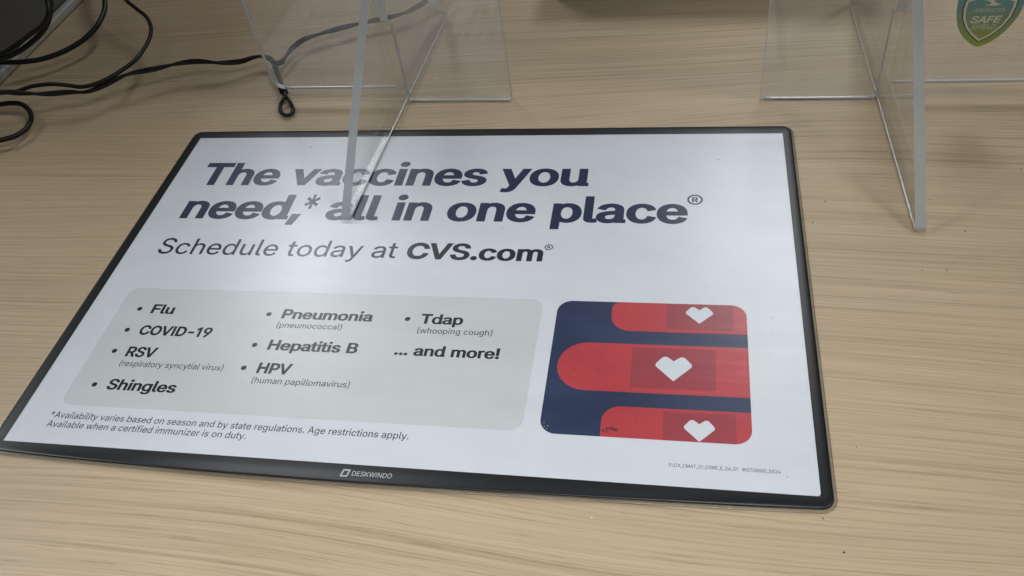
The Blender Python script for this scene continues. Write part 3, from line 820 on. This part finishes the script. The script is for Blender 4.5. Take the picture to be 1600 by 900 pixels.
on_sheet([round_poly([(20.6, 26.2), (288.3, 26.2), (288.3, 118.0), (20.6, 118.0)], 7.0)], "list_panel", M_LIST)
for bx, by in ((35.1, 100.2), (35.1, 82.9), (35.0, 66.2), (35.1, 41.1), (122.5, 99.4), (122.3, 75.2), (122.1, 58.1), (210.0, 99.3)):
    on_sheet([circle(bx, by, 1.65)], "bullet", M_INK, 2)
for t, x0, x1, b in (("Flu", 43.6, 59.6, 96.8), ("COVID-19", 43.8, 91.4, 79.4), ("RSV", 43.5, 62.9, 62.4), ("Shingles", 43.5, 87.2, 38.1),
                     ("Pneumonia", 131.2, 188.7, 96.3), ("Hepatitis B", 131.0, 186.1, 72.0), ("HPV", 130.7, 151.2, 54.8),
                     ("Tdap", 218.0, 243.6, 96.1), ("... and more!", 208.3, 268.9, 72.2)):
    line(t, x0, x1, b, 7.7, 'B', M_INK, layer=2)
for t, x0, x1, b in (("(respiratory syncytial virus)", 43.3, 109.6, 55.4), ("(pneumococcal)", 130.7, 171.8, 89.2),
                     ("(human papillomavirus)", 130.4, 188.7, 47.9), ("(whooping cough)", 218.0, 262.2, 89.0)):
    line(t, x0, x1, b, 4.2, 'R', M_GREYINK, layer=2)
line("*Availability varies based on season and by state regulations. Age restrictions apply.", 19.2, 230.2, 17.2, 4.2, 'R', M_GREYINK)
line("Available when a certified immunizer is on duty.", 20.6, 141.3, 11.1, 4.2, 'R', M_GREYINK)
line("FLCX_CMAT_01_CORE_E_24_01", 362.8, 394.7, 11.0, 1.85, 'R', M_GREYINK)
line("W2738550_SX24", 396.8, 414.3, 11.0, 1.85, 'R', M_GREYINK)

# picture of bandages
PX0, PX1, PY0, PY1, PR = 297.1, 402.3, 25.8, 117.5, 8.5
on_sheet([round_poly([(PX0, PY0), (PX1, PY0), (PX1, PY1), (PX0, PY1)], PR)], "picture_panel", M_PICNAVY)


def strip(lay, pts, rad):
    on_sheet([round_poly(pts, rad, 10)], "bandage_strip", M_RED, lay)


strip(2, [(328.4, 96.0), (PX1, 96.0), (PX1, PY1), (328.4, PY1)], [15, 0, PR, 5])
strip(2, [(301.7, 54.0), (PX1, 54.0), (PX1, 86.7), (301.7, 86.7)], [16.2, 0, 0, 16.2])
strip(2, [(328.2, PY0), (PX1, PY0), (PX1, 44.8), (328.2, 44.8)], [0, PR, 0, 13])
on_sheet([[(359.0, 98.5), (395.0, 98.5), (395.0, 117.3), (359.0, 117.3)]], "bandage_pad", M_PAD, 3)
on_sheet([[(341.4, 57.3), (385.4, 57.3), (385.4, 84.5), (341.4, 84.5)]], "bandage_pad", M_PAD, 3)
on_sheet([[(359.1, 26.0), (394.8, 26.0), (394.8, 43.1), (359.1, 43.1)]], "bandage_pad", M_PAD, 3)


def heart(cx, tip, w, h):
    k = w / 20.3
    q = h / 16.9
    P = [(0, 0), (10.15 * k, 10.4 * q), (4.7 * k, 17.3 * q), (0, 13.3 * q), (-4.7 * k, 17.3 * q), (-10.15 * k, 10.4 * q)]
    on_sheet([round_poly([(cx + x, tip + y) for x, y in P], [0.5, 2.1 * k, 2.4 * k, 0, 2.4 * k, 2.1 * k], 6)], "heart_emblem", M_SHEET, 4)


heart(363.6, 62.4, 20.4, 16.9)
heart(376.9, 102.9, 16.0, 12.8)
heart(377.0, 25.9, 16.2, 13.2)
random.seed(4)
dots = []
for cx, cy in [(308, 78), (314, 80), (320, 80), (326, 79), (306, 72), (312, 73), (319, 74), (325, 75), (331, 72), (305, 67), (311, 68), (317, 67), (324, 68), (330, 66),
               (309, 62), (315, 61), (321, 62), (327, 61), (334, 79), (334, 66), (335, 41), (341, 41), (347, 40), (334, 36), (340, 36), (346, 35), (352, 37), (343, 31), (349, 30), (336, 31), (354, 31), (353, 41)]:
    dots.append(circle(cx + random.uniform(-.7, .7), cy + random.uniform(-.7, .7), random.uniform(.3, .48), 7))
dm = on_sheet(dots, "printed_holes", M_DOT, 3)
dm["kind"] = "stuff"
random.seed(9)
blots = []
for cx, cy, r in ((329.6, 29.4, 1.0), (331.2, 28.6, .7), (331.6, 30.6, 1.1), (333.6, 31.0, 1.0), (335.2, 30.2, .9), (336.6, 29.8, .7)):
    blots.append([(cx + r * random.uniform(.6, 1.3) * math.cos(a * math.pi / 5), cy + r * random.uniform(.5, 1.1) * math.sin(a * math.pi / 5)) for a in range(10)])
for k, bl in enumerate(blots):
    on_sheet([bl], "scuff", M_STAIN, 4 + k)

# maker's mark on the border
M_LOGO = plain("pale_print", (0.50, 0.50, 0.50), 0.5)


def lay_on_border(me):
    for q in me.vertices:
        x, y = q.co.x / mm, q.co.y / mm
        q.co.z = (2.24 + curl(x, (-y + 0.25) / (0.25 - bow(x)))) * mm
    return me


link("logo_mark", lay_on_border(fill_polys([[(200.3, -7.6), (204.3, -7.6), (205.0, -2.9), (201.0, -2.9)], [(201.25, -6.7), (203.6, -6.7), (204.05, -3.8), (201.7, -3.8)]], "logo_mark")), M_LOGO, border)
link("lettering", lay_on_border(text_mesh("DESKWINDO", 206.3, 227.2, -6.6, 2.9, 'R', "lettering")), M_LOGO, border)

# ------------------------------------------------------------------ acrylic sneeze guard
guard = empty("sneeze_guard", (0.326, 0.3228, 0.0), "clear acrylic sneeze guard standing on two triangular feet behind the mat", "sneeze guard")
PT = 4.4          # panel thickness
FT = 6.2          # foot thickness


def slab(loops, thick, name, parent, to_world, pick=None, chamfer=0.5, face=None):
    """flat outline extruded to a sheet: clear faces, frosted sawn edges, tiny arris. loops in mm (u,v)."""
    faces = fill_polys(loops, name)
    bm = bmesh.new()
    bm.from_mesh(faces)
    bpy.data.meshes.remove(faces)
    bmesh.ops.remove_doubles(bm, verts=bm.verts, dist=1e-7)
    top = list(bm.faces)
    ext = bmesh.ops.extrude_face_region(bm, geom=top)
    nv = [e for e in ext["geom"] if isinstance(e, bmesh.types.BMVert)]
    for q in nv:
        q.co.z = thick * 0.5 * mm
    nvs = set(nv)
    for q in bm.verts:
        if q not in nvs:
            q.co.z = -thick * 0.5 * mm
    bmesh.ops.recalc_face_normals(bm, faces=bm.faces)
    for f in bm.faces:
        f.material_index = 0
        if abs(f.normal.z) < 0.9:
            c = f.calc_center_median() / mm
            f.material_index = pick(c.x, c.y, f.normal.x, f.normal.y) if pick else 1
    rim = [e for e in bm.edges if len(e.link_faces) == 2 and (abs(e.link_faces[0].normal.z) > 0.9) != (abs(e.link_faces[1].normal.z) > 0.9)]
    side = {e: next(f.material_index for f in e.link_faces if abs(f.normal.z) < 0.9) for e in rim}
    for f in bm.faces:
        if f.material_index == 3:
            f.material_index = 0
    mids = [((e.verts[0].co + e.verts[1].co) * 0.5, side[e]) for e in rim]
    bv = bmesh.ops.bevel(bm, geom=rim, offset=chamfer * mm, segments=1, profile=0.5, affect='EDGES', clamp_overlap=True)
    for f in bv["faces"]:
        if 0.2 < abs(f.normal.z) < 0.95:
            c = f.calc_center_median()
            k = min(mids, key=lambda q: (q[0] - c).length_squared)[1]
            f.material_index = {0: 0, 1: 1, 2: 2, 3: 2}[k]
    for q in bm.verts:
        q.co = to_world(q.co)
    bmesh.ops.recalc_face_normals(bm, faces=bm.faces)
    me = bpy.data.meshes.new(name)
    bm.to_mesh(me)
    bm.free()
    me.materials.append(face or M_ACRYL)
    me.materials.append(M_EDGE)
    me.materials.append(M_EDGEGLOW)
    o = link(name, me, None, parent)
    return o


gl0 = guard.location.copy()
slope = math.atan(-0.0175)
RY = Matrix.Rotation(slope, 3, 'Z')


def panel_world(q):      # u -> along the panel, v -> up, w -> thickness towards the viewer
    x, zz, w = q.x, q.y, q.z
    p = Vector((x, 0.3284 - 0.0175 * x, zz)) + Vector((0.0175, 1, 0)).normalized() * (-w)
    return p - gl0


SL, SR = 153.2, 499.6      # where the feet pass through
hw = 3.4
Z0 = 0.35
ZW = 12.8
panel_pts = [(47.5, ZW), (SL - hw, ZW), (SL - hw, 66.0), (SL + hw, 66.0), (SL + hw, Z0), (238.0, Z0), (238.0, 215.0), (419.0, 215.0), (419.0, Z0), (SR - hw, Z0),
             (SR - hw, 66.0), (SR + hw, 66.0), (SR + hw, ZW), (606.0, ZW), (606.0, 520.0), (47.5, 520.0)]
panel_rad = [11, 0, 1, 1, 4, 4, 18, 18, 4, 4, 1, 1, 0, 11, 14, 14]


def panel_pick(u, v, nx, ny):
    """1 polished edge, 2 edge whitened for piped light, 0 clear"""
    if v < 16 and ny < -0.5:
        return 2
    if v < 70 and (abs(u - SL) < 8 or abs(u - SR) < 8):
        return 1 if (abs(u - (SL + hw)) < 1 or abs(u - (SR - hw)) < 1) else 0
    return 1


panel = slab([round_poly(panel_pts, panel_rad, 8)], PT, "shield_panel", guard, panel_world, panel_pick, 0.3)
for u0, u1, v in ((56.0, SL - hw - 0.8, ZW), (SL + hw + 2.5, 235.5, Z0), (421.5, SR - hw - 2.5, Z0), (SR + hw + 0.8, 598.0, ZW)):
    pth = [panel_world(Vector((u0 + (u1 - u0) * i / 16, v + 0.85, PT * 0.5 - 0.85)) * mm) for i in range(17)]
    link("glow_bead", tube(pth, 0.8 * mm, "glow_bead", 10), M_GLOWBEAD, panel, True)  # added white beads imitating the glow of the panel's bottom edges


def foot(x_front, y_front, x_back, y_back, ypanel, z_base, top=104.0):
    d = Vector((x_back - x_front, y_back - y_front))
    L = d.length
    d.normalize()
    s_p = (ypanel - y_front) / d.y
    run = s_p - 8
    k = top
    h = PT * 0.5 + 0.6
    # outline in (s, z): triangle with its top slotted for the panel
    P = [(0.0, 0.0), (L, 0.0), (L, 4.0), (s_p + h + 12, k), (s_p + h, k), (s_p + h, 66.5), (s_p - h, 66.5), (s_p - h, k), (s_p - h - 12, k), (0.0, 2.6)]
    R = [1.0, 2.0, 2, 3, 1, 0.5, 0.5, 1, 3, 1.2]

    def tw(q):
        s, zz, w = q.x * 1000, q.y * 1000, q.z * 1000
        px = x_front + d.x * s + d.y * w
        py = y_front + d.y * s - d.x * w
        return Vector((px * mm, py * mm, (zz + z_base) * mm)) - gl0
    
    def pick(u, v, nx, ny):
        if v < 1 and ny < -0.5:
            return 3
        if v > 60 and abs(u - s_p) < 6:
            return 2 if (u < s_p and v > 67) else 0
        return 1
    o = slab([round_poly(P, R, 5)], FT, "foot", guard, tw, pick, 0.6, M_FOOT)
    # added white bead for the bottom edge's glow, on the side towards the middle
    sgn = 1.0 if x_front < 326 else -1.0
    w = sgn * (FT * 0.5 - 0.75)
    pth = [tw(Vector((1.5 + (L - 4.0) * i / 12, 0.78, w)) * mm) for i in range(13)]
    link("glow_bead", tube(pth, 0.7 * mm, "glow_bead", 10), M_GLOWBEAD, o, True)
    return o


f1 = foot(146.9, 184.2, 158.9, 452.0, 325.7, 2.3)
f1["label"] = "left triangular foot whose tip rests on the mat"
f2 = foot(503.2, 181.8, 496.5, 448.0, 319.7, 0.3)
f2["label"] = "right triangular foot standing on bare wood"

# shield sticker on the panel
STK_OUT = [(531.73, 83.41), (532.26, 74.94), (532.79, 67.15), (534.14, 60.5), (536.26, 54.64), (538.84, 50.04), (541.99, 46.31), (545.38, 43.24), (548.56, 41.09), (551.33, 39.87), (554.6, 41.19), (557.86, 43.2), (561.81, 46.77), (564.84, 50.77), (567.53, 55.84), (569.7, 61.28), (570.67, 66.88), (570.8, 72.85), (569.9, 83.3), (560.5, 85.8), (551.0, 90.0), (541.5, 85.9)]
STK_LINE = [(551.0, 79.6), (542.57, 74.9), (537.21, 72.64), (536.89, 67.02), (538.09, 60.4), (541.09, 54.06), (545.62, 48.51), (551.05, 44.04), (557.0, 48.02), (562.6, 54.62), (565.6, 61.37), (566.5, 68.71), (566.3, 72.4), (560.0, 74.9)]
EMB = [(545.88, 73.01), (550.31, 74.14), (556.98, 73.5), (554.24, 72.95), (553.06, 71.92), (555.22, 70.57), (557.95, 69.85), (555.31, 68.85), (548.33, 69.07), (551.05, 69.84), (551.98, 70.46), (550.97, 71.56), (549.29, 72.47)]
M_STK, n, l, p = mat("sticker_gradient_print")
sp_ = n.new("ShaderNodeSeparateXYZ")
l.new(objcoord(n), sp_.inputs[0])
gz = math_node(n, l, 'MULTIPLY_ADD', sp_.outputs[2], 1000.0 / 45.0, -40.0 / 45.0)
l.new(ramp(n, l, gz, [(0.05, (0.40, 0.52, 0.09)), (0.38, (0.29, 0.43, 0.22)), (0.75, (0.18, 0.40, 0.48)), (1.0, (0.14, 0.34, 0.52))]), p.inputs["Base Color"])
p.inputs["Roughness"].default_value = 0.3
M_STKRIM = plain("sticker_rim", (0.20, 0.26, 0.19), 0.4)
M_STKDARK = plain("sticker_dark_line", (0.045, 0.075, 0.035), 0.4)
M_STKPALE = plain("sticker_pale_print", (0.85, 0.83, 0.74), 0.4)


def upright(loops, name, lift, material, parent):
    me = fill_polys(loops, name)
    for q in me.vertices:
        q.co = panel_world(Vector((q.co.x, q.co.y, (PT * 0.5 + lift) * mm)))
    return link(name, me, material, parent)


def scaled(P, s, c=(551.2, 62.0)):
    return [(c[0] + (x - c[0]) * s, c[1] + (y - c[1]) * s) for x, y in P]


stk = upright([STK_OUT], "sticker", 0.15, M_STK, guard)
stk["label"] = "blue and green shield-shaped sticker on the right of the panel"
upright([scaled(STK_LINE, 1.05, (551.2, 61.5)), scaled(STK_LINE, 0.99)], "shield_dark_line", 0.20, M_STKDARK, stk)  # dark printed line just outside the pale outline
upright([scaled(STK_LINE, 1.0), scaled(STK_LINE, 0.90, (551.4, 61.5))], "shield_outline", 0.25, M_STKPALE, stk)
upright([EMB], "emblem", 0.25, M_STKPALE, stk)


def stk_text(body, x0, x1, base, cap, w, shear):
    me = text_mesh(body, x0, x1, base, cap, w, "lettering", 0.0, 10, shear)
    for q in me.vertices:
        q.co = panel_world(Vector((q.co.x, q.co.y, (PT * 0.5 + 0.25) * mm)))
    return link("lettering", me, M_STKPALE, stk)


stk_text("SERICO", 543.2, 560.2, 64.9, 2.1, 'R', 0.35)
stk_text("SAFE", 542.6, 559.6, 57.0, 5.0, 'B', 0.2)
stk_text("SHIELD", 544.3, 558.0, 52.8, 3.3, 'R', 0.2)

# ------------------------------------------------------------------ cables
def V(P):
    return [Vector((x * mm, y * mm, z * mm)) for x, y, z in P]


def cable(P, r, name, label, seg=14):
    o = link(name, tube(catmull(V(P), 10), r * mm, name, seg), M_CABLE, None, True)
    tag(o, label, "cable", "black cables behind the mat")
    return o


A = [(-238, 700, 240), (-200, 560, 200), (-152, 430, 140), (-133.8, 361.2, 85.0), (-133.1, 353.2, 77.1), (-135.4, 347.4, 69.3), (-142.5, 342.7, 61.4), (-155.1, 340.2, 53.6), (-172.6, 336.6, 45.7), (-196.6, 340.8, 37.9), (-238.0, 352.7, 30.0)]
A2 = [(-238, 690, 260), (-196, 550, 210), (-146, 420, 148), (-128.5, 351.1, 90.0), (-123.8, 338.0, 80.7), (-131.3, 333.6, 71.3), (-150.0, 334.4, 62.0), (-169.6, 336.6, 52.7), (-192.4, 339.5, 43.3), (-238.4, 350.1, 34.0)]
B = [(-238, 640, 60), (-205, 540, 45), (-180, 490, 34), (-171.0, 467.2, 30.0), (-165.2, 456.2, 26.0), (-161.7, 443.2, 22.0), (-161.5, 424.0, 18.0), (-169.3, 408.1, 14.0), (-182.6, 392.7, 12.0), (-198.4, 381.8, 12.0), (-214.0, 375.1, 14.0), (-230.8, 372.6, 16.0), (-242.0, 372.3, 18.0)]
Cc = [(-236, 600, 36), (-200, 520, 34), (-168, 480, 31), (-152.1, 465.7, 30.0), (-138.6, 451.6, 28.0), (-122.8, 438.9, 26.0), (-108.0, 426.1, 25.0), (-94.0, 406.4, 25.0), (-87.4, 386.5, 24.0), (-84.7, 359.0, 24.0), (-91.1, 342.4, 23.0), (-102.0, 328.3, 22.0), (-116.5, 321.5, 21.5), (-131.9, 323.6, 22), (-149.8, 326.5, 21.5), (-166.3, 324.6, 21.0), (-180.8, 320.4, 19.0), (-195.0, 320.5, 18.0), (-215, 321, 16.0), (-300, 318, 8), (-420, 300, 3)]
Dd = [(-430, 280, 3), (-310, 306, 10), (-206.8, 316.9, 22.0), (-191.1, 316.4, 22.0), (-171.3, 313.9, 22.0), (-146.8, 313.1, 21.0), (-131.2, 320.3, 17.5), (-115.0, 322.2, 16.5), (-101.5, 330.1, 18.0), (-87.4, 342.8, 19.0), (-68.4, 351.3, 18.0), (-49.6, 360.8, 17.0), (-34.1, 364.7, 16.0), (-14.6, 365.0, 14.0), (0.3, 369.5, 12.0), (8.8, 376.7, 11.0), (15.9, 380.0, 10.0), (23.6, 377.3, 9.0), (29.9, 371.7, 8.0),
      (35.2, 374.4, 8.0), (35.8, 384.3, 8.0), (37.4, 396.3, 8.0), (44.2, 406.7, 9.0), (56.0, 415.4, 9.0), (76.3, 425.9, 9.0), (97.4, 434.2, 9.0), (113.4, 439.7, 9.0), (128.5, 449.6, 9.0), (139.0, 464.5, 9.0), (147.7, 478.8, 9.0), (165, 520, 6), (200, 600, 3), (260, 720, 3)]
LOOP = [(24.1, 377.9, 8.0), (30.4, 369.4, 7.0), (38.4, 355.1, 5.5), (46.0, 340.4, 4.0), (50.9, 331.1, 4.0), (57.7, 323.5, 3.0), (64.2, 313.6, 2.5), (65.0, 306.7, 2.5), (61.3, 305.1, 2.5), (55.4, 309.5, 2.5), (52.1, 317.5, 3.0), (53.5, 323.3, 5.0), (54.2, 327.3, 6.5), (47.1, 339.1, 6.0), (38.0, 354.7, 7.0), (31.4, 365.2, 9.0)]
Ee = [(-420, 345, 4), (-300, 316, 6), (-218.1, 318.3, 6.0), (-204.6, 321.7, 6.0), (-194.4, 323.3, 6.0), (-183.1, 321.2, 6.0), (-171.0, 312.5, 6.0), (-161.3, 300.5, 6.0), (-157.4, 287.2, 6.0), (-159.1, 276.4, 7.0), (-164.5, 270.1, 8.0), (-178, 265.8, 8.0), (-260, 250, 4), (-400, 240, 3)]
cable(A, 2.1, "cable", "thick black cable hanging closest along the grey equipment box side")
cable(A2, 1.8, "cable", "thinner black cable crossing over the thick one beside the grey box")
cable(B, 2.3, "cable", "black cable curving across the pale rim of the grey box")
cable(Cc, 1.7, "cable", "thin black cable bulging rightmost then bending back left over the counter")
cable(Ee, 2.1, "cable", "short black cable loop at the left edge nearest the mat")
cord = empty("power_cord", (0.03, 0.372, 0.0), "twisted black cord running behind the shield panel with a small knotted loop", "cord", "black cables behind the mat")
pd = [q - cord.location for q in catmull(V(Dd), 10)]
link("strand", tube(pd, 1.25 * mm, "strand", 10, (1.05 * mm, 0.075, 0.4)), M_CABLE, cord, True)
link("strand", tube(pd, 1.25 * mm, "strand", 10, (1.05 * mm, 0.075, 0.4 + math.pi)), M_CABLE, cord, True)
lp = [q - cord.location for q in catmull(V(LOOP), 10)]
link("loop", tube(lp, 1.5 * mm, "loop", 10), M_CABLE, cord, True)
kn = [Vector((math.cos(a * 0.5) * 2.9, math.sin(a * 0.5) * 2.4, 3.0 + a * 0.16)) * mm for a in range(38)]
kn = [q + Vector((0.0495, 0.3345, 0.0)) - cord.location for q in kn]
link("tie", tube(kn, 0.8 * mm, "tie", 8), M_CABLE, cord, True)

# ------------------------------------------------------------------ equipment at the back
box = empty("equipment_box", (-0.40, 0.56, 0.0), "dark grey equipment box with pale bottom rim in the top left corner", "equipment box")


def box_part(name, lo, hi, r, material):
    me = bevel_box(name, lo, hi, r, 3)
    for q in me.vertices:
        q.co -= box.location
    return link(name, me, material, box)


box_part("body", (-0.60, 0.337, 0.009), (-0.2365, 0.93, 0.47), 0.004, M_BOX)
box_part("base_rim", (-0.607, 0.332, 0.0005), (-0.2315, 0.937, 0.0088), 0.002, M_RIM)

dev = empty("terminal_base", (0.40, 0.56, 0.0), "black terminal base barely showing along the top edge of the picture", "terminal base")
dm_ = Matrix.Rotation(math.radians(-3.5), 4, 'Z')


def dev_part(name, lo, hi, r, material):
    me = bevel_box(name, lo, hi, r, 3)
    for q in me.vertices:
        q.co = dm_ @ q.co
    return link(name, me, material, dev)


dev_part("body", (-0.145, -0.092, 0.004), (0.125, 0.13, 0.048), 0.006, M_DEV)
for sx in (-0.12, 0.10):
    for sy in (-0.06, 0.10):
        dev_part("rubber_foot", (sx - 0.008, sy - 0.008, 0.0004), (sx + 0.008, sy + 0.008, 0.0045), 0.001, M_CABLE)

# ------------------------------------------------------------------ specks of dirt
def specks(pts, name, z, material, label, smin, smax, seed):
    random.seed(seed)
    v, f = [], []
    for x, y in pts:
        r = random.uniform(smin, smax)
        el = random.uniform(0.5, 1.0)
        a0 = random.uniform(0, 6.28)
        k = 7
        b0 = len(v)
        for i in range(k):
            a = 2 * math.pi * i / k
            rr = r * random.uniform(.7, 1.2)
            px, py = rr * math.cos(a), rr * el * math.sin(a)
            v.append(((x + px * math.cos(a0) - py * math.sin(a0)) * mm, (y + px * math.sin(a0) + py * math.cos(a0)) * mm, (z + 0.05) * mm))
        v.append((x * mm, y * mm, (z + 0.05 + r * 0.5) * mm))
        for i in range(k):
            f.append((b0 + i, b0 + (i + 1) % k, b0 + k))
    o = link(name, mesh_py(name, v, f), material)
    o["kind"] = "stuff"
    o["label"] = label
    return o


DS = [(-69.6, 277.9), (-156.0, 265.5), (513.6, 211.2), (528.1, 183.4), (443.9, 189.3), (453.1, 208.9), (431.7, -9.7), (450.5, 29.5), (439.1, -25.4), (499.5, 150.5), (570.9, 240.8), (512.2, 150.9), (127.4, 358.3), (379.8, 340.2), (-219.6, 470.0), (-40.2, 378.6), (-13.1, 253.3), (-10.2, 251.7), (441, 289.5)]
specks(DS, "dirt_specks", 0.0, M_SPECK, "tiny dark specks of dirt scattered on the counter", 0.3, 0.65, 3)
SS = [(99.1, 201.1), (112.3, 201.3), (85.0, 269.4), (95.2, 264.6), (106.6, 265.3), (158.4, 274.0), (93.8, 246.4), (169.5, 264.7), (388.7, 248.0), (345.5, 161.3), (253.9, 178.5), (281.4, 210.7), (286.4, 208.1), (416.0, 109.0), (417.2, 9.2), (320.5, 90.6), (414.8, 99.2)]
specks(SS, "mat_specks", ZT + 0.3, M_SPECK, "tiny dark specks on the mat surface", 0.25, 0.5, 5)
specks([(299.2, 32.0), (299.6, 29.6), (300.9, 28.4), (301.4, 30.3)], "paint_chips", ZT + 0.25, M_CRUMB, "tiny white chips in the corner of the navy picture", 0.2, 0.4, 8)
specks([(171.7, 354.8), (327.9, -18.0)], "white_crumbs", 0.0, M_CRUMB, "two tiny white crumbs on the wood counter", 0.5, 0.9, 6)
